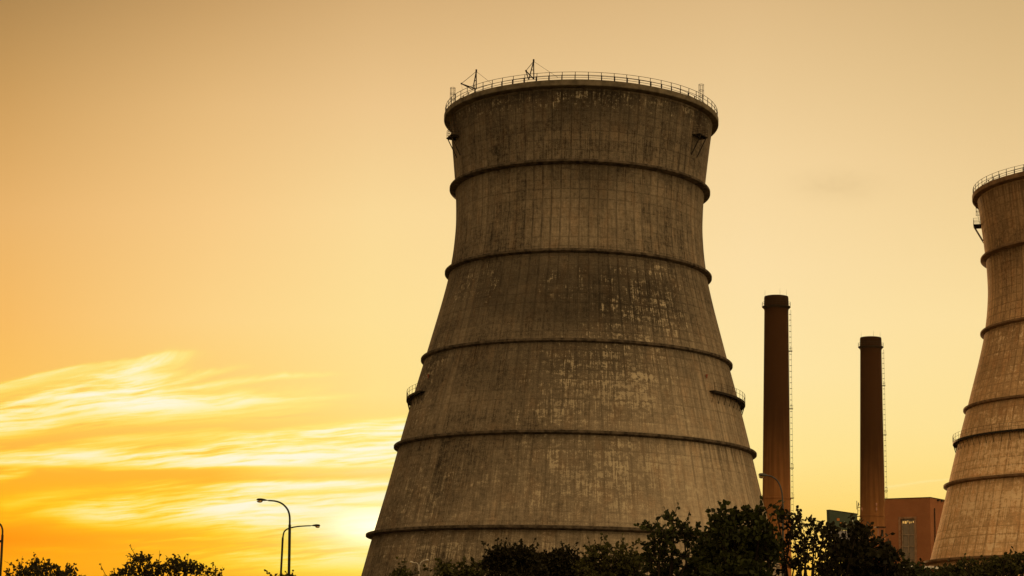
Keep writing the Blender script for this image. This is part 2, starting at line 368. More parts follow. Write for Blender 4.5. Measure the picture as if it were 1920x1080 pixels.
# ------------------------------------------------------------------ ground and road (below the frame, seen only from elsewhere)
gm = MB(); N = 48
for i in range(N+1):
    for j in range(N+1):
        x = (i/N*2-1); y = (j/N*2-1); x = 4500*x*abs(x); y = 4500*y*abs(y)+1; gm.v.append((x*0.66, y*0.66, 0.0))
for i in range(N):
    for j in range(N): a = i*(N+1)+j; gm.f.append((a, a+N+1, a+N+2, a+1))
tag(gm.build('ground', M['ground']), kind='structure')
tag(MB().box((0, 96, 0.002), (900, 7.2, 0.012)).build('road', M['road']), kind='structure')
tag(MB().box((0, 100.4, 0.06), (900, 1.6, 0.13)).build('pavement', plain('kerb_concrete', (0.25, 0.24, 0.22), 0.9)), kind='structure')
mk = MB()
for k in range(-60, 61): mk.box((k*7.0, 96, 0.012), (3.0, 0.12, 0.008))
tag(mk.build('road_marking', M['white']), kind='structure')

# ------------------------------------------------------------------ cooling towers
PROF = [(5.0, 32.45), (8, 31.55), (12, 30.5), (16, 29.55), (20, 28.48), (24, 27.42), (28, 26.46), (32, 25.52), (36, 24.52), (40, 23.47), (44, 22.38), (48, 21.33), (52, 20.28), (56, 19.36), (60, 18.78), (64, 18.50), (68, 18.62), (72, 18.98), (76, 19.42), (79.5, 19.85), (80.6, 20.0)]
ph = np.array([a for a, b in PROF]); pr = np.array([b for a, b in PROF])
def shell_r(h): return np.interp(h, ph, pr)
hh = np.linspace(5, 80.6, 400); rs = shell_r(hh)
for _ in range(60): rs[1:-1] = (rs[:-2]+rs[2:]+2*rs[1:-1])/4
def shell_r(h): return float(np.interp(h, hh, rs))
RINGS = [(69.93, 19.67), (56.94, 19.98), (43.67, 23.10), (30.6, 26.63), (17.6, 30.22), (5.2, 33.5)]
COLS, ROW = 88, 1.40

def shell(root, m, seed, blobs):
    nt_, nh = 432, 190
    th = np.linspace(-math.pi, math.pi, nt_+1)[:-1]; hs = np.linspace(5, 80.6, nh)
    rr = np.array([shell_r(h) for h in hs])
    TH, HH = np.meshgrid(th, hs, indexing='ij'); RR = np.tile(rr, (nt_, 1))
    co_ = np.stack([RR*np.sin(TH), -RR*np.cos(TH), HH], -1).reshape(-1, 3)
    idx = np.arange(nt_*nh).reshape(nt_, nh); nx = np.roll(idx, -1, 0)
    F = np.stack([idx[:, :-1], nx[:, :-1], nx[:, 1:], idx[:, 1:]], -1).reshape(-1, 4)
    me = bpy.data.meshes.new('shell'); me.from_pydata(co_.tolist(), [], F.tolist()); me.materials.append(m)
    me.polygons.foreach_set('use_smooth', [True]*len(F))
    uvl = me.uv_layers.new(name='UVMap'); u = (TH/(2*math.pi)*COLS).reshape(-1); v = (HH/ROW).reshape(-1)
    U = u[F].copy(); Vv = v[F]
    wrap = (U.max(1)-U.min(1)) > COLS/2; U[wrap] = np.where(U[wrap] < 0, U[wrap]+COLS, U[wrap])
    uvl.data.foreach_set('uv', np.stack([U, Vv], -1).reshape(-1))
    deg = np.degrees(TH)
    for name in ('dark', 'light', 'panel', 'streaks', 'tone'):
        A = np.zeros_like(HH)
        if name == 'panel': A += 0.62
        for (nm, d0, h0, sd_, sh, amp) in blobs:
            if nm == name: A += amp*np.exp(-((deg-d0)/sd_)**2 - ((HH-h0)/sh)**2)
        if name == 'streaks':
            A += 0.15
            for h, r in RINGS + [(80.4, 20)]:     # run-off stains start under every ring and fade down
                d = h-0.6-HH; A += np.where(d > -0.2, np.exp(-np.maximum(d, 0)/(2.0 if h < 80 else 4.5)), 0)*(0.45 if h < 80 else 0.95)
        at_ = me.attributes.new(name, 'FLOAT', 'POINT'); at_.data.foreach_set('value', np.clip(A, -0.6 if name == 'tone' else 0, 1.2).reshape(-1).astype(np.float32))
    o = bpy.data.objects.new('shell', me); COL.objects.link(o); o.parent = root
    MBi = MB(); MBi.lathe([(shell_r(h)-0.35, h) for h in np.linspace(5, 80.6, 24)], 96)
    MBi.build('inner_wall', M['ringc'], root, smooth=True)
    return o

def ladder_cage(root, th, z0, z1, r0, parent=None):
    """caged ladder standing out from the wall at angle th"""
    b = MB(); er = Vector((math.sin(th), -math.cos(th), 0)); et = Vector((math.cos(th), math.sin(th), 0)); c = er*r0
    for a in np.linspace(0, 2*math.pi, 8, endpoint=False):
        q = c + (er*math.cos(a) + et*math.sin(a))*0.38
        b.tube([q + Vector((0, 0, z0)), q + Vector((0, 0, z1))], 0.026, 4)
    for z in np.arange(z0, z1+0.01, (z1-z0)/max(1, round((z1-z0)/0.8))):
        ring = [c + (er*math.cos(a)+et*math.sin(a))*0.38 + Vector((0, 0, z)) for a in np.linspace(0, 2*math.pi, 13)]
        b.tube(ring, 0.03, 4, False)
    for z in np.arange(z0, z1, 0.3): b.tube([c - er*0.3 - et*0.22 + Vector((0, 0, z)), c - er*0.3 + et*0.22 + Vector((0, 0, z))], 0.018, 4)
    return b.build('ladder_cage', M['rusty'], parent or root)

def balcony(root, deg, z):
    """small bracketed platform with railing"""
    th = R(deg); er = Vector((math.sin(th), -math.cos(th), 0)); et = Vector((math.cos(th), math.sin(th), 0)); r = shell_r(z)
    Mx = Matrix((et, er, Vector((0, 0, 1)))).transposed()
    base = er*r
    pl = MB().box(base + er*0.62 + Vector((0, 0, z)), (2.6, 1.35, 0.12), Mx)
    for s in (-1, 1):
        pl.box(base + er*0.5 + et*s*1.0 + Vector((0, 0, z-0.14)), (0.10, 1.15, 0.2), Mx)
    o = pl.build('platform', M['steel'], root)
    rl = MB(); P = [base + er*0.05 - et*1.2, base + er*1.25 - et*1.2, base + er*1.25 + et*1.2, base + er*0.05 + et*1.2]
    for zz in (0.45, 0.8, 1.15): rl.tube([q + Vector((0, 0, z+zz)) for q in P], 0.03, 4)
    rl.build('railing', M['rusty'], o)
    for q in P + [(P[1]*2+P[2])/3, (P[1]+P[2]*2)/3]:
        MB().tube([q + Vector((0, 0, z+0.07)), q + Vector((0, 0, z+1.15))], 0.035, 4).build('post', M['rusty'], o)
    for s in (-1, 1):
        b = MB().tube([base + er*1.2 + et*s*0.9 + Vector((0, 0, z-0.1)), er*shell_r(z-2.9) + et*(s*0.9) + Vector((0, 0, z-2.9))], 0.08, 5)
        b.build('brace', M['steel'], o)
    cage = ladder_cage(root, th, z+1.9, 80.0, r+0.45)
    b = MB()
    for zz in np.arange(z+0.3, 80.4, 0.3): b.tube([base+er*0.16 - et*0.22 + Vector((0, 0, zz)), base+er*0.16 + et*0.22 + Vector((0, 0, zz))], 0.02, 4)
    for s in (-1, 1): b.tube([base+er*0.16 + et*s*0.22 + Vector((0, 0, z)), er*(shell_r(80)+0.5) + et*s*0.22 + Vector((0, 0, 80.4))], 0.03, 4)
    b.build('ladder', M['rusty'], root)
    return o

def walkway(root, d0, d1, z, posts):
    r = shell_r(z); a0, a1 = R(d0), R(d1); nseg = max(6, int((d1-d0)/3))
    w = MB().lathe([(r-0.02, z), (r+0.85, z), (r+0.85, z-0.16), (r-0.02, z-0.16)], nseg, a0, a1, loop=True)
    w.lathe([(r+0.85, z-0.02), (r+0.93, z-0.02), (r+0.93, z-0.34), (r+0.85, z-0.34)], nseg, a0, a1, loop=True)
    o = w.build('walkway', M['steel'], root)
    rl = MB()
    for zz in (0.55, 1.1):
        rl.tube([((r+0.9)*math.sin(a), -(r+0.9)*math.cos(a), z+zz) for a in np.linspace(a0, a1, nseg+1)], 0.022, 4)
    rl.build('railing', M['rusty'], o)
    for a in np.linspace(a0, a1, posts):
        q = Vector((math.sin(a), -math.cos(a), 0))
        MB().tube([q*(r+0.9) + Vector((0, 0, z)), q*(r+0.9) + Vector((0, 0, z+1.12))], 0.038, 4).build('post', M['rusty'], o)
        MB().tube([q*(r+0.85) + Vector((0, 0, z-0.2)), q*shell_r(z-1.7) + Vector((0, 0, z-1.7))], 0.05, 4).build('bracket', M['steel'], o)
    return o

def rim_rail(root, n_post, r, z, ht, rails, half=95, name='railing', pr_=0.065):
    rl = MB()
    for zz in rails: rl.tube([(r*math.sin(a), -r*math.cos(a), z+zz) for a in np.linspace(0, 2*math.pi, 145)], 0.036, 4, False)
    o = rl.build(name, M['rusty'], root); far = MB()
    for k in range(n_post):
        a = 2*math.pi*(k+0.5)/n_post; a = a-2*math.pi if a > math.pi else a
        q = Vector((math.sin(a)*r, -math.cos(a)*r, z)); e = q + Vector((0, 0, ht))
        if abs(math.degrees(a)) < half: MB().tube([q, e], pr_, 4).build('post', M['steel'], o)
        else: far.tube([q, e], 0.065, 4)
    return o, far

def tower(root, m, seed, blobs, arcs, balconies, top_cages, half, ringm):
    shell(root, m, seed, blobs)
    # flared lip with a walkway on it
    MB().lathe([(19.9, 80.15), (20.78, 80.32), (20.85, 80.4), (20.85, 81.1), (20.75, 81.15), (19.0, 81.15), (19.0, 80.3)], 144, loop=True).build('rim', M['rim'] if ringm == 'ringc' else M[ringm], root, smooth=True)
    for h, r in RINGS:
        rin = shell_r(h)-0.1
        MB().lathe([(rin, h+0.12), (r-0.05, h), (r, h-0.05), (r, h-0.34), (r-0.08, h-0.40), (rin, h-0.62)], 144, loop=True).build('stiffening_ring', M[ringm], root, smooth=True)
    o1, far1 = rim_rail(root, 70, 20.68, 81.15, 1.2, (0.62, 1.18), half)
    o2, far2 = rim_rail(root, 64, 19.4, 81.15, 1.15, (0.45, 0.75, 1.13), half, 'inner_railing', 0.095)
    for o, fr in ((o1, far1), (o2, far2)):
        q = fr.build('post', M['steel'], o); q['kind'] = 'stuff'
    for d in top_cages: ladder_cage(root, R(d), 81.2, 83.9, 20.4)
    for d, z in balconies: balcony(root, d, z)
    for d0, d1, z, np_ in arcs: walkway(root, d0, d1, z, np_)
    # raking legs under the shell
    k = 36
    for i in range(k):
        a = 2*math.pi*i/k; b = 2*math.pi*(i+0.5)/k; c = 2*math.pi*(i+1)/k
        P = lambda an, rr, z: (rr*math.sin(an), -rr*math.cos(an), z)
        MB().tube([P(a, 33.7, 0), P(b, 32.4, 4.8)], 0.3, 8).tube([P(c, 33.7, 0), P(b, 32.4, 4.8)], 0.3, 8).build('leg', M['ringc'], root)
    MB().lathe([(33.0, 0.0), (34.6, 0.0), (34.6, 0.5), (33.0, 0.5)], 96, loop=True).build('basin_wall', M['ringc'], root)

# angles and heights of the stains and toned areas follow the photograph's tower
B1 = [('tone', -55, 30, 40, 60, -0.12), ('tone', 50, 19, 36, 14, 1.05), ('tone', 40, 36, 30, 8, 0.28), ('tone', 0, 76, 90, 9, -0.16), ('tone', 40, 51, 34, 6, -0.22), ('tone', 10, 20, 60, 14, 0.12), ('tone', 0, 61, 60, 5, 0.08),  # low right: pale concrete plus glow; upper and left shade painted in
 # kind, angle, height, angular size, height size, strength
 ('dark', -10, 79, 60, 3.0, 0.55), ('dark', 8, 76, 26, 2.0, 0.35), ('dark', 58, 79, 14, 2.5, 0.4),
 ('dark', 8, 64.5, 7, 3.5, 0.55), ('dark', 4, 67.5, 18, 1.5, 0.3),
 ('dark', 0, 52.0, 60, 4.2, 0.45), ('dark', -12, 51.0, 38, 4.8, 0.9), ('dark', 15, 49.5, 26, 4.6, 0.8), ('dark', -45, 50, 22, 5, 0.35), ('dark', 5, 47, 30, 2.5, 0.35),
 ('dark', 2, 40.5, 22, 3.5, 0.75), ('dark', -12, 36, 18, 4.0, 0.40), ('dark', 14, 37, 12, 5.0, 0.45), ('dark', 4, 26, 17, 5.0, 0.40), ('dark', 18, 24, 9, 4.0, 0.35),
 ('dark', -40, 24, 20, 5, 0.18), ('dark', 48.7, 71.5, 0.9, 2.6, 0.9), ('dark', 53.5, 71.5, 0.9, 2.6, 0.9), ('dark', -66, 72, 1.2, 2.5, 0.7),
 ('light', 32, 50, 14, 4.5, 0.62), ('light', 22, 45.5, 14, 2.5, 0.5), ('light', -48, 52, 10, 2.5, 0.42), ('light', -5, 52, 12, 2.0, 0.2),
 ('light', 8, 38, 16, 4.5, 0.80), ('light', 24, 37.5, 10, 5.0, 0.60), ('light', -4, 33.5, 12, 3.0, 0.45), ('light', 2, 24.5, 15, 4.5, 0.74), ('light', 20, 25, 12, 5.0, 0.5), ('light', 36, 24, 18, 6.0, 0.30),
 ('light', -38, 13.8, 16, 2.0, 0.62), ('light', -50, 22, 18, 4.0, 0.34), ('light', -20, 12.5, 14, 2.5, 0.30), ('light', 10, 11, 40, 4.0, 0.30), ('light', -62, 38, 8, 6.0, 0.34), ('light', 5, 79, 60, 1.2, 0.40),
 ('panel', 10, 62, 60, 8, 0.45), ('panel', 20, 74, 50, 4, 0.30), ('panel', 40, 50, 30, 10, 0.35), ('panel', 0, 20, 90, 14, -0.15), ('panel', -40, 20, 40, 40, -0.12),
 ('streaks', -40, 40, 40, 6, 0.35), ('streaks', 55, 25, 22, 16, 0.5), ('streaks', 45, 38, 20, 5, 0.35), ('streaks', 0, 68, 16, 2.5, 0.3)]
B2 = [('tone', -40, 40, 200, 200, 0.22), ('tone', -40, 12, 60, 18, 0.6), ('panel', -40, 20, 70, 30, 0.1), ('tone', -40, 34, 60, 10, 0.30), ('tone', -30, 72, 60, 10, -0.15),  # haze glow at the foot and an overall lift put into the colour
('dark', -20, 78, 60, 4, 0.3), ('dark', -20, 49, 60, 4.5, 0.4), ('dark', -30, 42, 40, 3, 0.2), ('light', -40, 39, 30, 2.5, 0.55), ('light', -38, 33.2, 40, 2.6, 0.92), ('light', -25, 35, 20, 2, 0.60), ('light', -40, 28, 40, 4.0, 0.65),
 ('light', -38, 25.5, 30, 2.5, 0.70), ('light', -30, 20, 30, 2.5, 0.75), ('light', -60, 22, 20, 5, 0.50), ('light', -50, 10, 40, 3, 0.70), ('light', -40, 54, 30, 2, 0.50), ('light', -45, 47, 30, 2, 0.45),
 ('panel', -30, 60, 60, 10, 0.35), ('panel', -30, 20, 60, 10, 0.1), ('streaks', -40, 70, 40, 6, 0.4)]
AZ1, D1 = R(2.0012), 282.0
T1 = Vector((D1*math.sin(AZ1), D1*math.cos(AZ1), 0)); 
T1.z = CAMZ
t1 = thing('cooling_tower', (T1.x, T1.y, T1.z), 'big grey-brown concrete cooling tower in the middle with two small cranes on its rim', 'cooling tower', 'cooling towers of the power station')
t1.rotation_euler.z = -AZ1
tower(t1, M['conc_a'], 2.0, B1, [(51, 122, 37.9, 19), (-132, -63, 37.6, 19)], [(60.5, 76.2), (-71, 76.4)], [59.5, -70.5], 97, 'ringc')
T2AZ, T2D, T2Z = R(17.36), 336.0, CAMZ+0.6
t2 = thing('cooling_tower', (T2D*math.sin(T2AZ), T2D*math.cos(T2AZ), T2Z), 'reddish-brown concrete cooling tower cut off by the right edge of the frame', 'cooling tower', 'cooling towers of the power station')
t2.rotation_euler.z = -T2AZ
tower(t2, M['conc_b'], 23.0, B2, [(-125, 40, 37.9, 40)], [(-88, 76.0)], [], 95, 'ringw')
for tw, x_, y_, base in ((t1, 0, 0, 0), (t2, 0, 0, 0)):
    pass
# the ground rises as a pad under each tower
for tw in (t1, t2):
    l = tw.location
    pad = MB().lathe([(0.01, l.z), (37, l.z), (44, -0.2)], 64); o = pad.build('ground', M['ground'], loc=(l.x, l.y, 0)); tag(o, kind='structure')

# two small lifting frames on the rim of the big tower
def davit(name, label, th, legs, apex, tip, bar, wire):
    r = 20.3; yd = T1.y - r*math.cos(R(th)) 
    L = lambda p, dy=0.0: at(p[0], p[1], yd+dy)
    root_p = L(legs[1]); root = thing(name, root_p, label, 'davit', 'lifting frames on the tower rim')
    q = lambda p, dy=0.0: L(p, dy) - root_p
    MB().tube([q(legs[0], -0.5), q(apex)], 0.085, 5).tube([q(legs[1], 0.4), q(apex)], 0.085, 5).tube([q(bar[0], -0.2), q(bar[1], 0.2)], 0.06, 5).tube([q(apex)-Vector((0, 0, .15)), q(apex)+Vector((0, 0, .3))], 0.13, 6).build('mast', M['steel'], root)
    MB().tube([q(tip), q(legs[1], 0.5)], 0.085, 5).tube([q(tip), q(legs[0], -0.5)], 0.07, 5).tube([q(tip)-Vector((0.1, 0, 0)), q(tip)+Vector((0.15, 0, 0.05))], 0.12, 6).build('boom', M['steel'], root)
    MB().tube([q(tip), q(apex)], 0.045, 4).build('tie_rod', M['steel'], root)
    MB().tube([q(apex), q(wire, 3.0)], 0.022, 4).tube([q(tip), q((tip[0]+4, tip[1]+22))], 0.015, 4).build('cable', M['rusty'], root)
davit('davit_crane', 'lifting frame with long low boom at the left end of the tower rim', -52.5, ((886.5, 168), (893, 167)), (893, 134), (865, 157), ((889, 151), (893, 151)), (921, 156))
davit('davit_crane', 'steep lifting frame with short boom near the middle of the tower rim', -20.5, ((991.5, 149.5), (1001, 148.5)), (1000.5, 115), (986, 133), ((996, 131.5), (1001, 131)), (1047, 146))

# ------------------------------------------------------------------ chimneys
def chimney(px, py, Yd, rt, rb, hc, label, rods, plats, ant=None):
    top = at(px, py, Yd); H = top.z
    root = thing('brick_chimney', (top.x, Yd, 0), label, 'chimney', 'tall brick chimneys of the power station')
    root.rotation_euler.z = -math.atan2(top.x, Yd)
    rz = lambda z: rt + (rb-rt)*max(0, (H-z))/(H-hc)*1.0
    prof = [(rz(z)+0.0, z) for z in np.linspace(0, H-4.2, 30)] + [(rz(H-4.2)+0.06, H-4.1), (rt+0.10, H-2.6), (rt+0.12, H-0.5), (rt+0.02, H), (rt-0.5, H), (rt-0.5, H-2)]
    sh = MB().lathe(prof, 64).build('shaft', M['stack'], root, smooth=True)
    MB().lathe([(rz(hc)-0.05, hc+0.25), (rz(hc)+0.16, hc+0.2), (rz(hc)+0.16, hc-0.2), (rz(hc)-0.05, hc-0.25)], 64, loop=True).build('collar', M['stack'], root, smooth=True)
    zw = H-3.1; r0 = rz(zw)
    w = MB().lathe([(r0-0.05, zw), (r0+0.72, zw), (r0+0.72, zw-0.14), (r0+0.05, zw-0.75)], 48, loop=True).build('walkway', M['steel'], root)
    rl = MB()
    for zz in (0.65, 1.25): rl.tube([((r0+0.68)*math.sin(a), -(r0+0.68)*math.cos(a), zw+zz) for a in np.linspace(0, 2*math.pi, 37)], 0.035, 4, False)
    for a in np.linspace(0, 2*math.pi, 24, endpoint=False): rl.tube([((r0+0.68)*math.sin(a), -(r0+0.68)*math.cos(a), zw), ((r0+0.68)*math.sin(a), -(r0+0.68)*math.cos(a), zw+1.25)], 0.04, 4)
    rl.build('railing', M['rusty'], w)
    for xo in rods:
        MB().tube([(xo, -math.sqrt(max(0.2, rt*rt-xo*xo))*0.9, H-0.2), (xo, -math.sqrt(max(0.2, rt*rt-xo*xo))*0.9, H+1.9)], [0.05, 0.02], 4).build('lightning_rod', M['rusty'], root)
    # caged ladder down the right side
    b = MB(); ld = lambda z: rz(z)+0.16
    zz = list(np.arange(2.5, zw-0.8, 1.72))
    for s in (-1, 1): b.tube([(ld(z), s*0.22, z) for z in (2.5, zw)], 0.03, 4)
    for s in (-0.35, 0.0, 0.35): b.tube([(ld(z)+0.64-abs(s)*0.3, s, z) for z in (2.5, zw-0.9)], 0.028, 4)
    for z in zz:
        b.tube([(ld(z)+0.33-0.33*math.cos(a), 0.36*math.sin(a), z) for a in np.linspace(0.2, 2*math.pi-0.2, 11)], 0.045, 4)
    for z in np.arange(2.7, zw, 0.6): b.tube([(ld(z), -0.22, z), (ld(z), 0.22, z)], 0.02, 4)
    b.build('ladder', M['rusty'], root)
    for z in plats:
        q = MB().box((ld(z)+0.35, 0, z), (1.05, 1.2, 0.14)).build('rest_platform', M['steel'], root)
        MB().tube([(ld(z)+0.3, -0.5, z), (ld(z)+0.3, -0.5, z+1.5)], 0.06, 4).tube([(ld(z)+0.8, -0.5, z), (ld(z)+0.8, -0.5, z+1.1), (ld(z)+0.2, -0.5, z+1.1)], 0.04, 4).build('railing', M['steel'], q)
    return root, rz
zat = lambda py, px, Yd: at(px, py, Yd).z
c1, rz1 = chimney(1455.5, 556.5, 565, 3.52, 4.10, zat(935, 1455, 565), 'taller left brick chimney blackened by soot at its top', [-3.35, 1.1, 3.0], [zat(y, 1480, 565) for y in (659, 767, 878, 934)])
c2, rz2 = chimney(1632.5, 633.5, 632, 3.44, 4.07, zat(968, 1634, 632), 'shorter-looking right brick chimney with antennas on its left side', [-3.1, 0.95, 3.1], [zat(y, 1656, 632) for y in (724, 816, 921)])
za = zat(968, 1609, 632)
for k, (xo, z0, z1, w_) in enumerate(((-4.75, 0.3, 3.3, 0.18), (-5.05, 2.3, 5.1, 0.2), (-4.55, 3.4, 4.6, 0.3))):
    MB().box((xo, -0.6+k*0.5, za+(z0+z1)/2), (w_, 0.25, z1-z0)).box((xo+0.25, -0.6+k*0.5, za+(z0+z1)/2), (0.7, 0.08, 0.1)).build('antenna', M['steel'], c2)
MB().box((-4.5, 0, za), (0.9, 1.6, 0.14)).box((-4.4, 0, za+3.0), (0.6, 1.4, 0.1)).build('antenna_bracket', M['steel'], c2)
for xo, z in ((1.3, 3.7), (1.3, 2.2), (-3.4, 2.3)):
    MB().box((xo, -math.sqrt(16.5-xo*xo)-0.2, za+z), (0.45, 0.3, 0.9)).tube([(xo, -math.sqrt(16.5-xo*xo)-0.2, za+z-1.2), (xo, -math.sqrt(16.5-xo*xo)-0.2, za+z)], 0.05, 4).build('antenna', plain('pale_box', (0.40, 0.2, 0.13)), c2)

# ------------------------------------------------------------------ brick hall beside tower two
TT = 45.0
A = Vector((0.1969*TT/0.0878, TT/0.0878, 0)); Bc = Vector((0.2205*TT/0.0892, TT/0.0892, 0)); HB = TT+CAMZ
e1 = (Bc-A).normalized(); Wd = (Bc-A).length; e2 = Vector((-e1.y, e1.x, 0)); DP = 34.0    # e2 points away from the viewer
hall = thing('brick_building', A, 'tall plain red-brick power station block with one tall window', 'building')
hall.rotation_euler.z = math.atan2(e1.y, e1.x)
def face_pt(px, py):     # where a line of sight meets the front wall, in the hall's own frame
    d = ray(px, py); o = Vector((0, 0, CAMZ)); nn = e2
    s = (A-o).dot(nn)/d.dot(nn); q = o+d*s-A; return q.dot(e1), q.z
wx0, wz1 = face_pt(1688.5, 972.5); wx1, _ = face_pt(1715, 973.5); _, wz0 = face_pt(1700, 1064)
wl = MB()
for (x0, x1, z0, z1) in ((0, wx0, 0, HB), (wx1, Wd, 0, HB), (wx0, wx1, wz1, HB), (wx0, wx1, 0, wz0)):
    wl.box(((x0+x1)/2, 0.3, (z0+z1)/2), (x1-x0, 0.6, z1-z0))
wl.box((0.3, DP/2+0.3, HB/2), (0.6, DP-0.6, HB)).box((Wd-0.3, DP/2+0.3, HB/2), (0.6, DP-0.6, HB)).box((Wd/2, DP-0.3, HB/2), (Wd-1.2, 0.6, HB))
wl.build('wall', M['hall'], hall)
MB().box((Wd/2, DP/2, HB-0.5), (Wd-1.2, DP-1.2, 0.3)).build('roof', M['black'], hall)
cp_ = MB().box((Wd/2, 0.25, HB+0.08), (Wd+0.2, 0.75, 0.16)).box((Wd-0.25, DP/2, HB+0.08), (0.75, DP-0.8, 0.16)).box((0.25, DP/2, HB+0.08), (0.75, DP-0.8, 0.16))
cp_.build('coping', M['steel'], hall)
for k in range(5): MB().box((Wd+0.2, 4.5+k*2.2, HB-0.35), (0.5, 0.9, 0.4)).build('gutter_bracket', M['steel'], hall)
MB().tube([(Wd+0.2, 2.2, HB-2.6), (Wd+0.2, 2.2, 1)], 0.14, 6).build('downpipe', M['steel'], hall)
win = MB(); ww, wh = wx1-wx0, wz1-wz0
for (x, z, a, b) in ((wx0+0.08-0.35, (wz0+wz1)/2, 0.5, wh+0.9), (wx1-0.08+0.35, (wz0+wz1)/2, 0.5, wh+0.9), ((wx0+wx1)/2, wz1+0.18, ww+0.04, 0.45)):
    win.box((x, -0.09, z), (a, 0.22, b))
win_o = win.build('window', plain('window_surround', (0.27, 0.15, 0.085), 0.8), hall)
fr = MB(); fr.box(((wx0+wx1)/2, 0.3, (wz0+wz1)/2-0.6), (0.2, 0.2, wh-1.6))
for py in (1002.5, 1024.5, 1048):
    _, z = face_pt(1700, py); fr.box(((wx0+wx1)/2, 0.297, z), (ww, 0.19, 0.2))
for x in (wx0+0.35, wx1-0.25): fr.box((x, 0.303, (wz0+wz1)/2), (0.22, 0.21, wh))
fr.build('frame', plain('window_frame', (0.26, 0.19, 0.13), 0.7), win_o)
MB().box(((wx0+wx1)/2, 0.48, (wz0+wz1)/2), (ww, 0.05, wh)).build('pane', M['glass'], win_o)
lt = MB()
for dx_, w_ in ((0.55, 0.30), (1.05, 0.12), (1.35, 0.30), (1.9, 0.15), (2.4, 0.12), (2.8, 0.15), (3.5, 0.4)): lt.box((wx0+dx_*ww/4.0, 0.38, wz1-0.75-random.random()*0.3), (w_, 0.1, 0.35+random.random()*0.35))
lt.build('lamp', M['litwin'], win_o)  # specks of reflected sky made to glow; nothing is lit behind the panes
# low wing and its small roof cabin
y0 = A.y-1.0
P0 = at(1612, 1010, y0); P1 = at(1659, 1011.5, y0)
an = thing('brick_building', ((P0.x+P1.x)/2, y0, 0), 'low brick wing with a pale ledge at the foot of the right chimney', 'building')
MB().box((0, 4, P0.z/2), (P1.x-P0.x, 8, P0.z)).build('wall', M['hall'], an)
MB().box((0, 3.9, P0.z+0.1), (P1.x-P0.x+0.3, 8.3, 0.2)).build('coping', plain('ledge', (0.5, 0.36, 0.24), 0.8), an)
Q0 = at(1648.5, 1010, y0+1); Q1 = at(1658, 1010, y0+1); zt = zat(989, 1652, y0+1)
MB().box(((Q0.x+Q1.x)/2-an.location.x, 2.2, (P0.z+0.2+zt)/2), (Q1.x-Q0.x, 2.4, zt-P0.z-0.2)).build('roof_cabin', M['hall'], an)
MB().box(((Q0.x+Q1.x)/2-an.location.x-0.2, 2.2, zt+0.12), (Q1.x-Q0.x+1.2, 2.9, 0.25)).build('cabin_roof', M['steel'], an)
MB().box(((Q0.x+Q1.x)/2-an.location.x+0.15, 0.97, (P0.z+zt)/2+0.1), (0.62, 0.08, (zt-P0.z)*0.55)).build('door', M['black'], an)

# ------------------------------------------------------------------ green roadside sign
SY = 120.0
g0 = at(1553.5, 957.5, SY-0.5); g1 = at(1604.5, 962.5, SY+0.5)
sw = (Vector((g1.x, g1.y, 0))-Vector((g0.x, g0.y, 0))).length
zt = g0.z; zg = at(1560, 993, SY).z; zb = at(1560, 1013, SY).z
sg = thing('roadside_sign', ((g0.x+g1.x)/2, SY, 0), 'dark green roadside sign with orange squares and pale lettering above grey panel', 'sign')
sg.rotation_euler.z = math.atan2(g1.y-g0.y, g1.x-g0.x)
gp = MB(); dzr = g0.z - g1.z - 0.02
gp.v = [(-sw/2, -0.15, zg), (sw/2, -0.15, zg), (sw/2, -0.15, zt-0.10), (-sw/2-0.04, -0.15, zt), (-sw/2, 0.15, zg), (sw/2, 0.15, zg), (sw/2, 0.15, zt-0.10), (-sw/2-0.04, 0.15, zt)]
gp.f = [(0, 1, 2, 3), (7, 6, 5, 4), (0, 4, 5, 1), (1, 5, 6, 2), (2, 6, 7, 3), (3, 7, 4, 0)]
gpo = gp.build('green_panel', plain('green_enamel', (0.050, 0.066, 0.044), 0.4, 0, 0.15), sg)
MB().box((0, 0, zt-0.03), (sw+0.08, 0.34, 0.05), Matrix.Rotation(R(3.2), 3, 'Y')).build('frame', M['steel'], sg)
MB().box((0, 0, (zg+zb)/2-0.02), (sw, 0.28, zg-zb-0.05)).build('grey_panel', plain('grey_enamel', (0.24, 0.22, 0.23), 0.5, 0, 0.1), sg)
lg = MB(); s_ = SY/FPX
def spx(px, py): p_ = at(px, py, SY-0.16); v_ = Vector((p_.x-sg.location.x, 0, 0)); return (p_.x-sg.location.x, p_.z)
ob = MB()
for (x0, y0_, x1, y1) in ((1563.5, 972, 1569.5, 976.8), (1571, 979.5, 1577.5, 985.5)):
    a_, z1_ = spx(x0, y0_); b_, z0_ = spx(x1, y1); ob.box(((a_+b_)/2, -0.165, (z0_+z1_)/2), (b_-a_, 0.03, z1_-z0_))
ob.build('emblem', plain('orange_enamel', (0.48, 0.16, 0.03), 0.5), gpo)
tx = MB()
for (x0, y0_, x1, y1) in ((1579, 982.3, 1582, 983.4), (1579, 985.6, 1582, 986.8), (1579, 982.3, 1579.6, 986.8), (1581.4, 982.3, 1582, 986.8), (1580.6, 978, 1581.6, 979.6), (1583.8, 979.2, 1584.8, 981), (1584, 981.8, 1584.7, 987), (1584.7, 982, 1587.5, 982.9), (1584.7, 985.6, 1587, 986.6), (1587, 984, 1589.4, 984.8), (1586, 988, 1586.7, 990)):
    a_, z1_ = spx(x0, y0_); b_, z0_ = spx(x1, y1); tx.box(((a_+b_)/2, -0.167, (z0_+z1_)/2), (b_-a_, 0.03, z1_-z0_))
a_, z1_ = spx(1599, 970.5); b_, z0_ = spx(1602, 977)
k_ = len(tx.v); tx.v += [((a_+b_)/2, -0.17, z1_), (a_, -0.17, z0_), (b_, -0.17, z0_)]; tx.f.append((k_, k_+1, k_+2))
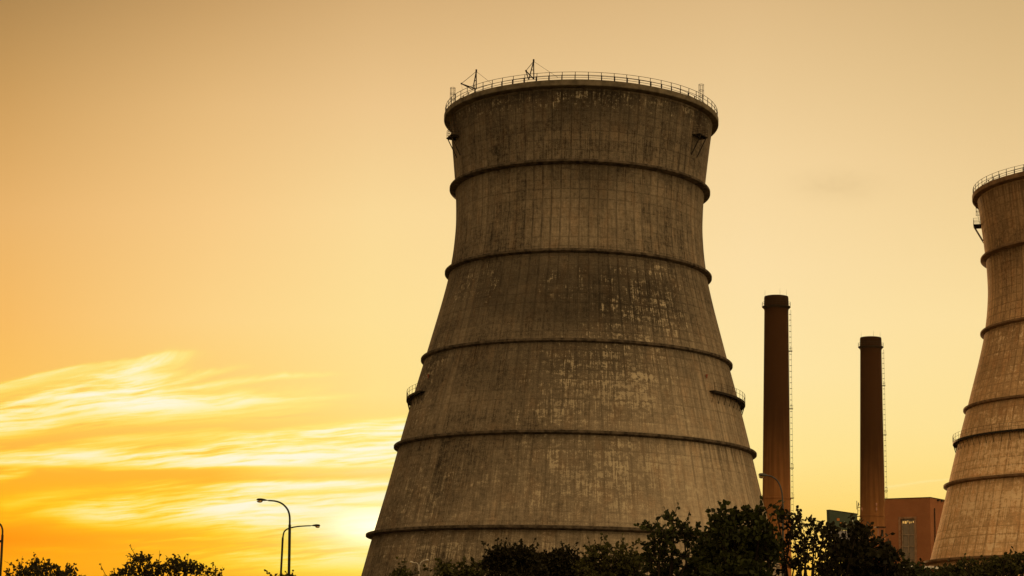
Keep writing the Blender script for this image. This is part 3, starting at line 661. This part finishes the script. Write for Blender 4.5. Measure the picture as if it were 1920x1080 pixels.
tx.build('lettering', plain('sign_white', (0.45, 0.42, 0.33), 0.6), gpo, fix=False)
for x in (-0.5, 0.5): MB().box((x, 0, zb/2), (0.16, 0.2, zb)).build('post', M['steel'], sg)

# ------------------------------------------------------------------ street lamps
def head(root, p, dirx, L, matl, bowl=True, name='lamp_head'):
    """cobra-head lantern: tapered housing, bowl under its outer half"""
    b = MB(); n = 10; ks = [(0, .25), (.12, .42), (.3, .75), (.55, 1.0), (.8, .95), (.95, .7), (1.0, .25)]
    base = len(b.v)
    for t_, w_ in ks:
        for k in range(n):
            a = 2*math.pi*k/n
            b.v.append((p.x + dirx*L*t_, p.y + 0.15*w_*math.cos(a), p.z + (0.115 if math.sin(a) > 0 else 0.05)*w_*math.sin(a) + 0.02*t_))
    for i in range(len(ks)-1):
        for k in range(n): b.f.append((base+i*n+k, base+i*n+(k+1) % n, base+(i+1)*n+(k+1) % n, base+(i+1)*n+k))
    b.f.append(tuple(base+k for k in range(n))); b.f.append(tuple(base+(len(ks)-1)*n+k for k in range(n)))
    o = b.build(name, matl, root, smooth=True)
    if bowl:
        q = MB(); c = Vector((p.x+dirx*L*0.72, p.y, p.z-0.02))
        for i in range(5):
            ph_ = math.pi/2*i/4
            for k in range(12):
                a = 2*math.pi*k/12; q.v.append((c.x+0.26*L*math.cos(a)*math.cos(ph_), c.y+0.12*math.sin(a)*math.cos(ph_), c.z-0.11*math.sin(ph_)-0.02))
        for i in range(4):
            for k in range(12): q.f.append((i*12+k, i*12+(k+1) % 12, (i+1)*12+(k+1) % 12, (i+1)*12+k))
        q.build('bowl', M['amber'], o, smooth=True)
    return o
def smooth_path(P, n=6):
    P = [Vector(p) for p in P]; out = []
    for i in range(len(P)-1):
        a, b, c, d = P[max(i-1, 0)], P[i], P[i+1], P[min(i+2, len(P)-1)]
        for k in range(n):
            t = k/n; out.append(0.5*((2*b)+(c-a)*t+(2*a-5*b+4*c-d)*t*t+(3*b-a-3*c+d)*t**3))
    out.append(P[-1]); return out
def lamp(Yd, pole, arms, label, matl, rp=0.085, ra=0.045, L=0.72, group='street lamps'):
    foot = at(*pole[0], Yd); root_p = Vector((foot.x + (foot.x-at(*pole[-1], Yd).x)*0.0, Yd, 0))
    root = thing('street_lamp', root_p, label, 'street lamp', group)
    pp = [Vector((0, 0, 0))] + [at(*q, Yd)-root_p for q in pole]
    MB().tube(pp, [rp*1.25]+[rp]*(len(pp)-1), 8).build('pole', matl, root, smooth=True)
    MB().tube([(0, 0, 0), (0, 0, 0.9)], rp*1.7, 8).build('base', matl, root)
    for arm, dirx in arms:
        ap = smooth_path([at(*q, Yd)-root_p for q in arm])
        MB().tube(ap, [rp*0.75 + (ra-rp*0.75)*i/(len(ap)-1) for i in range(len(ap))], 8).build('arm', matl, root, smooth=True)
        head(root, ap[-1], dirx, L, matl)
    return root
lamp(118, [(541.7, 1078), (542.6, 1030), (543.2, 984)], [([(543.2, 985), (543, 968), (539, 955), (529, 944.5), (517, 939.8), (503, 938.5)], -1)], 'taller dark street lamp curving left, standing left of the big tower', M['lamp_dark'])
lamp(138, [(526.6, 1078), (528.6, 1040), (530.2, 1008)], [([(530.2, 1009), (533, 997), (541, 991), (556, 987.5), (572, 986.2), (583, 985.8)], 1)], 'shorter dark street lamp curving right, crossing behind the taller one', M['lamp_dark'], 0.075, 0.042, 0.66)
lamp(95, [(1468, 1040), (1468, 990), (1467.6, 945)], [([(1467.6, 947), (1466.2, 925), (1461.5, 908), (1454, 898), (1445.5, 893), (1441, 892)], -1)], 'grey street lamp curving left in front of the left chimney', M['galv'], 0.055, 0.04, 0.5)
l4 = lamp(110, [(0.6, 1078), (2.8, 1040), (4.6, 1003)], [([(4.6, 1004), (4.6, 993), (1, 984), (-8, 977), (-22, 973.5), (-36, 972)], -1)], 'dark street lamp cut off by the left edge with a crossbar', M['lamp_dark'], 0.07, 0.045)
cb = [at(4.2, 1015, 110)-l4.location, at(-20, 1013, 110)-l4.location]
MB().tube(cb, 0.07, 6).build('crossbar', M['lamp_dark'], l4)
lamp(150, [(785.6, 1078), (785.4, 1068)], [([(785.4, 1070), (784.5, 1060), (781, 1055.5), (776, 1055)], -1), ([(785.4, 1070), (786.8, 1060), (790.5, 1053.5), (796, 1050.8)], 1)], 'small pale twin-arm street lamp in front of the foot of the tower', M['palelamp'], 0.05, 0.035, 0.32)

# ------------------------------------------------------------------ trees
def rv(n): 
    v = rng.normal(size=(n, 3)); return v/np.linalg.norm(v, axis=1, keepdims=True)
def leaves_mesh(P, Dn, size, name, matl, parent):
    """P leaf base points, Dn directions; every leaf a pointed blade folded along its midrib"""
    n = len(P); L = size*(0.65+0.7*rng.random(n))[:, None]; up = rv(n); s = np.cross(Dn, up); s /= np.linalg.norm(s, axis=1, keepdims=True)+1e-9
    nn = np.cross(s, Dn); w = 0.36*L
    a = P; b = P+Dn*L*0.35+s*w-nn*L*0.06; c = P+Dn*L*0.72+s*w*0.75-nn*L*0.08; d = P+Dn*L-nn*L*0.12; e = P+Dn*L*0.72-s*w*0.75-nn*L*0.08; f = P+Dn*L*0.35-s*w-nn*L*0.06
    mid = P+Dn*L*0.5+nn*L*0.08
    Vv = np.stack([a, b, c, d, e, f], 1).reshape(-1, 3); k = np.arange(n)[:, None]*6
    F = np.concatenate([k+np.array([0, 1, 2, 3]), k+np.array([0, 3, 4, 5])], 1).reshape(-1, 4)
    me = bpy.data.meshes.new(name); me.vertices.add(len(Vv)); me.vertices.foreach_set('co', Vv.astype(np.float32).reshape(-1))
    me.loops.add(F.size); me.loops.foreach_set('vertex_index', F.astype(np.int32).reshape(-1))
    me.polygons.add(len(F)); me.polygons.foreach_set('loop_start', np.arange(0, F.size, 4, dtype=np.int32)); me.polygons.foreach_set('loop_total', np.full(len(F), 4, dtype=np.int32))
    me.update(calc_edges=True); me.validate()
    r_ = np.repeat(rng.random(n), 6).astype(np.float32); A_ = me.attributes.new('rnd', 'FLOAT', 'POINT'); A_.data.foreach_set('value', r_)
    me.materials.append(matl); o = bpy.data.objects.new(name, me); COL.objects.link(o); o.parent = parent; return o
def tree(name, label, cat, Yd, trunk_px, lobes, leaf, dens, matl, group=None, spread=1.0, twig=0.38, hang=0.0, nleaf=9, trunk_r=0.12, sparse=False):
    """lobes: (px, py, rx, ry) clumps of the crown in pixels at distance Yd, each with real depth"""
    s = Yd/FPX; foot = at(trunk_px, 1200, Yd); root_p = Vector((foot.x, Yd, 0)); root = thing(name, root_p, label, cat, group)
    P, Dn, wood = [], [], MB()
    tp = Vector((0, 0, 0)); centre = []
    ext = twig*0.85/s; more = []
    for k, (px, py, rx, ry) in enumerate(lobes):      # small in-between clumps join the main ones
        px2, py2, rx2, ry2 = min((l for l in lobes if l[1] > py+4), key=lambda l: (l[0]-px)**2+(l[1]-py)**2, default=lobes[-1])
        f_ = random.uniform(0.35, 0.6); more.append((px+(px2-px)*f_, py+(py2-py)*f_, (rx+rx2)*0.36, (ry+ry2)*0.36))
    if not sparse: lobes = lobes+more
    for (px, py, rx, ry) in lobes:
        k_ = 0.85 if py < 1040 else 0.35
        ry2 = max(ry-ext*k_, ry*0.42); py += (ry-ry2)*0.9; rx = max(rx-ext*k_*0.8, rx*0.55); ry = ry2
        dy = (random.random()-0.5)*1.6*spread
        c = at(px, py, Yd+dy)-root_p; centre.append((c, rx*s, ry*s, max(0.25, (rx+ry)*0.5*s*spread)))
    zc = min(c.z for c, *_ in centre); fork = Vector((0, 0, max(0.25, zc*0.45)))
    tk = MB().tube([(0, 0, -0.1), (0.05, 0.02, fork.z*0.5), tuple(fork)], [trunk_r*1.5, trunk_r*1.1, trunk_r], 8)
    tk.build('trunk', M['bark'], root, smooth=True)
    for c, a, b, d in centre:
        m1 = fork.lerp(c, 0.5) + Vector((random.uniform(-.35, .35), random.uniform(-.3, .3), random.uniform(-.3, .2)))
        wood.tube(smooth_path([fork, m1, c], 4), [trunk_r*0.5*(1-i/8.0)+0.014 for i in range(9)][:9], 6)
        ntw = max(9, int(1.0*dens*4*math.pi*((a*b+a*d+b*d)/3)))
        q = rv(ntw); q[:, 2] = np.where(q[:, 2] < -0.55, -q[:, 2], q[:, 2])
        rad = (rng.random(ntw)**0.45)
        st = np.array(c) + q*np.array([a, d, b])*(0.25+0.62*rad)[:, None]
        dr = q*0.8 + rv(ntw)*0.75 + np.array([0, 0, 0.35-hang]); dr /= np.linalg.norm(dr, axis=1, keepdims=True)
        ln = twig*(0.5+rng.random(ntw)*0.8)*np.where((rng.random(ntw) < 0.16) & (dr[:, 2] > 0.15), 1.9, 1.0)
        for i in range(ntw):
            p0 = Vector(st[i]); p1 = p0+Vector(dr[i])*ln[i]
            if i % 3 == 0: wood.tube([tuple(c.lerp(p0, 0.35)), tuple(p0), tuple(p1)], [0.022, 0.014, 0.006], 4, False)
            else: wood.tube([tuple(p0), tuple(p1)], [0.011, 0.005], 3, False)
        tt = rng.random((ntw, nleaf))**0.7
        base = st[:, None, :] + dr[:, None, :]*(ln[:, None]*tt)[..., None]
        ld = dr[:, None, :]*0.5 + rv(ntw*nleaf).reshape(ntw, nleaf, 3)*0.9 - np.array([0, 0, hang*0.6]); ld /= np.linalg.norm(ld, axis=2, keepdims=True)
        P.append(base.reshape(-1, 3)); Dn.append(ld.reshape(-1, 3))
    wood.build('limbs', M['bark'], root, fix=False)
    leaves_mesh(np.concatenate(P), np.concatenate(Dn), leaf, 'crown', matl, root)
    return root
G = 'trees in front of the power station'
# main row of broad-leaved trees on the right
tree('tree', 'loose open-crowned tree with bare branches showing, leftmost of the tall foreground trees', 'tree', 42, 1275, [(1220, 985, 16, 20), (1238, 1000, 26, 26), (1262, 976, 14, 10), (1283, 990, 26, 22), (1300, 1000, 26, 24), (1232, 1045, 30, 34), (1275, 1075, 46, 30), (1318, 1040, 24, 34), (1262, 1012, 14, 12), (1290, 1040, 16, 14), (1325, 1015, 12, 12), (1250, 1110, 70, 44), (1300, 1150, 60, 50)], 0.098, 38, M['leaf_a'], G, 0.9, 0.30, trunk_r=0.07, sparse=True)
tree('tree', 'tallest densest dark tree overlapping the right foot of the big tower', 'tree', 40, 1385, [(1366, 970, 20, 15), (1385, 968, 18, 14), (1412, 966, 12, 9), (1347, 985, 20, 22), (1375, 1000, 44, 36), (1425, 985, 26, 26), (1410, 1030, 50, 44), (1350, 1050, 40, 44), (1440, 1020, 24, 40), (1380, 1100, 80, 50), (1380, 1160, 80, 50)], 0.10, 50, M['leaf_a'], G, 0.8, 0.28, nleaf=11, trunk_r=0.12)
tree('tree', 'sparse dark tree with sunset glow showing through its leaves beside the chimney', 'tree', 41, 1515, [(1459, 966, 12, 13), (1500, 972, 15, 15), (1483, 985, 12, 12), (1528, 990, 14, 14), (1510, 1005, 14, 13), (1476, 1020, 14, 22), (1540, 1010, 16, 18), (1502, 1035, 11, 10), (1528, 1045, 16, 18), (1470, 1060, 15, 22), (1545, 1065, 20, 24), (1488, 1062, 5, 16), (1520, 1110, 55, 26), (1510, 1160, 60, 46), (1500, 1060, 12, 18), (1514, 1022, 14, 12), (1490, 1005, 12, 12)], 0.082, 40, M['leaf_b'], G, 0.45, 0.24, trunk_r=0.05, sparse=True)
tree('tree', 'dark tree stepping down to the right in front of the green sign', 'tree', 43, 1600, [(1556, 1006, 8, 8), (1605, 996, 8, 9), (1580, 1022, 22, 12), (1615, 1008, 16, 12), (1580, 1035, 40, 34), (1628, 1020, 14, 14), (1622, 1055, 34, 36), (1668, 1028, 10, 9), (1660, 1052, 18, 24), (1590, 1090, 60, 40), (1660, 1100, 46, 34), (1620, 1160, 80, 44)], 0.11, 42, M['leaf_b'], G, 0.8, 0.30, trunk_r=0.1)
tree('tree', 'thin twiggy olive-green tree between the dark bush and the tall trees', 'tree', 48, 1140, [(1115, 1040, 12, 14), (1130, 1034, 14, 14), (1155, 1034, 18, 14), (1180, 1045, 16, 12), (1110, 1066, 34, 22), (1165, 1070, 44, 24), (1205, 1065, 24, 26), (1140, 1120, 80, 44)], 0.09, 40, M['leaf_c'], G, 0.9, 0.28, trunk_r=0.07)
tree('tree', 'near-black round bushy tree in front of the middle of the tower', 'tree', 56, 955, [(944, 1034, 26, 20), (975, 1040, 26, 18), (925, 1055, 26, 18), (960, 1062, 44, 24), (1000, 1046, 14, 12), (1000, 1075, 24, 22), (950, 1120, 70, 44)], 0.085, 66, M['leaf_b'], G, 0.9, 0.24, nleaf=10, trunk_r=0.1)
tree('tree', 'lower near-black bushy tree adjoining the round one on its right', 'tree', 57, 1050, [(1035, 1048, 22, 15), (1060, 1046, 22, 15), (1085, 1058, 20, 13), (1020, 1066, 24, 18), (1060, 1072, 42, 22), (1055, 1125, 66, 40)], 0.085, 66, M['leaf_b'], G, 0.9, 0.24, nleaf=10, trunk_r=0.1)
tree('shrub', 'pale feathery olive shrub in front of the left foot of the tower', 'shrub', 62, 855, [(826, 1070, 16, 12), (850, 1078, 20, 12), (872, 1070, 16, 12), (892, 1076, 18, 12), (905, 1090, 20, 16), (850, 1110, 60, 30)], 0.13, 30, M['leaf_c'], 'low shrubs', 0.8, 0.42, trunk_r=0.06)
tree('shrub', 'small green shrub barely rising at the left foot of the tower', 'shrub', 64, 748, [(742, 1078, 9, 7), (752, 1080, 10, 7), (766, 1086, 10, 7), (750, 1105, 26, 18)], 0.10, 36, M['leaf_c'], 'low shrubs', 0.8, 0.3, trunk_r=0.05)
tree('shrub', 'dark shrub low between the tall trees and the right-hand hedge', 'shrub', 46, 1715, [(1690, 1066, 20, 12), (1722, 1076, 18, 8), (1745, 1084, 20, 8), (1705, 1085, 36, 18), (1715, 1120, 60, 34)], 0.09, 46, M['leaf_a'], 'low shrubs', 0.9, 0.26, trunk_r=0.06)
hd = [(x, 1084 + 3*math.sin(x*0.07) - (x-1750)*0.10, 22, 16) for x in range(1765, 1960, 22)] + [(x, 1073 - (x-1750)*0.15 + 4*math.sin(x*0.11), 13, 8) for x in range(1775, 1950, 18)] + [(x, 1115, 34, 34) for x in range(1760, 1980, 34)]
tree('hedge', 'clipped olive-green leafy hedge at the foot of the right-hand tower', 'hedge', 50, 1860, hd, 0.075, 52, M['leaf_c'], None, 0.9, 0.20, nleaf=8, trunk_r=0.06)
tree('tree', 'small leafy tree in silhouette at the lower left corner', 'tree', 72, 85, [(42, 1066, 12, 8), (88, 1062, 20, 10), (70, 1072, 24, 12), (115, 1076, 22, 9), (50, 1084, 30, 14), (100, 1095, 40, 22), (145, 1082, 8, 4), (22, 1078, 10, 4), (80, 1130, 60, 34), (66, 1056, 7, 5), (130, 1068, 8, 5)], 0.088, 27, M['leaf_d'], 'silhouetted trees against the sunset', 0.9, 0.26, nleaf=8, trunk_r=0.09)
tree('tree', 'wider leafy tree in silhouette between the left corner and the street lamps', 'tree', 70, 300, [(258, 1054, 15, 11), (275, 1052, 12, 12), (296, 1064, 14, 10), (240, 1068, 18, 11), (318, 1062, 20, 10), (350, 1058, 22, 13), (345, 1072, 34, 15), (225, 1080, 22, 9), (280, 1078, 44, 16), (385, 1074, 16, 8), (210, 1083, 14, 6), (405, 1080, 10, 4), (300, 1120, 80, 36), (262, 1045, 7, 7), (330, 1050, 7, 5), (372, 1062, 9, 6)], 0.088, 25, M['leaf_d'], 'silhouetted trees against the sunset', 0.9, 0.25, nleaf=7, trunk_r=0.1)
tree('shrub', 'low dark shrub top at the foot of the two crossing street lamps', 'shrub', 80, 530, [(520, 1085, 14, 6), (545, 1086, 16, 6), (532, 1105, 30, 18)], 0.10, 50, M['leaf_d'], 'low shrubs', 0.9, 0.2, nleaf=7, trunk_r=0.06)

# pale flat roof just showing over the hedge
rf = at(1737, 1062.5, 75); w_ = 1.4
sh = thing('shed', (rf.x, 75, 0), 'small shed with a pale flat roof barely showing between shrub and hedge', 'shed')
MB().box((0, 0.9, (rf.z-0.1)/2), (1.7, 1.8, rf.z-0.1)).build('wall', M['hall'], sh)
MB().box((0, 0.85, rf.z-0.04), (2.0, 2.1, 0.09)).build('roof', M['white'], sh)
# obstruction lights of the big tower
for px, py in ((1325, 704), (803, 704)):
    d = ray(px, py); o = Vector((0, 0, CAMZ)); c = Vector((T1.x, T1.y, 0)); best = None
    for s in np.arange(230, 285, 0.02):
        q = o+d*s; 
        if (Vector((q.x, q.y, 0))-c).length < shell_r(q.z-T1.z)+0.25: best = q; break
    lp = t1.matrix_world.inverted() @ best if False else Matrix.Rotation(AZ1, 3, 'Z') @ (best-T1)
    MB().tube([lp-Vector((0, 0, .16)), lp+Vector((0, 0, .16))], [0.13, 0.16], 8).tube([lp-Vector((0, 0, .4)), lp-Vector((0, 0, .16))], 0.08, 6).build('obstruction_light', M['beacon'], t1)

# the hazy evening air
hz = MB().box((0, 0, 62), (6100, 6100, 126))
m = bpy.data.materials.new('evening_haze'); m.use_nodes = True; n = m.node_tree; n.nodes.clear()
o = n.nodes.new('ShaderNodeOutputMaterial'); v = n.nodes.new('ShaderNodeVolumePrincipled')
v.inputs['Color'].default_value = (1.0, 0.70, 0.36, 1); v.inputs['Density'].default_value = 0.000015; v.inputs['Anisotropy'].default_value = 0.55
n.links.new(v.outputs[0], o.inputs['Volume'])
tag(hz.build('haze', m), kind='stuff')
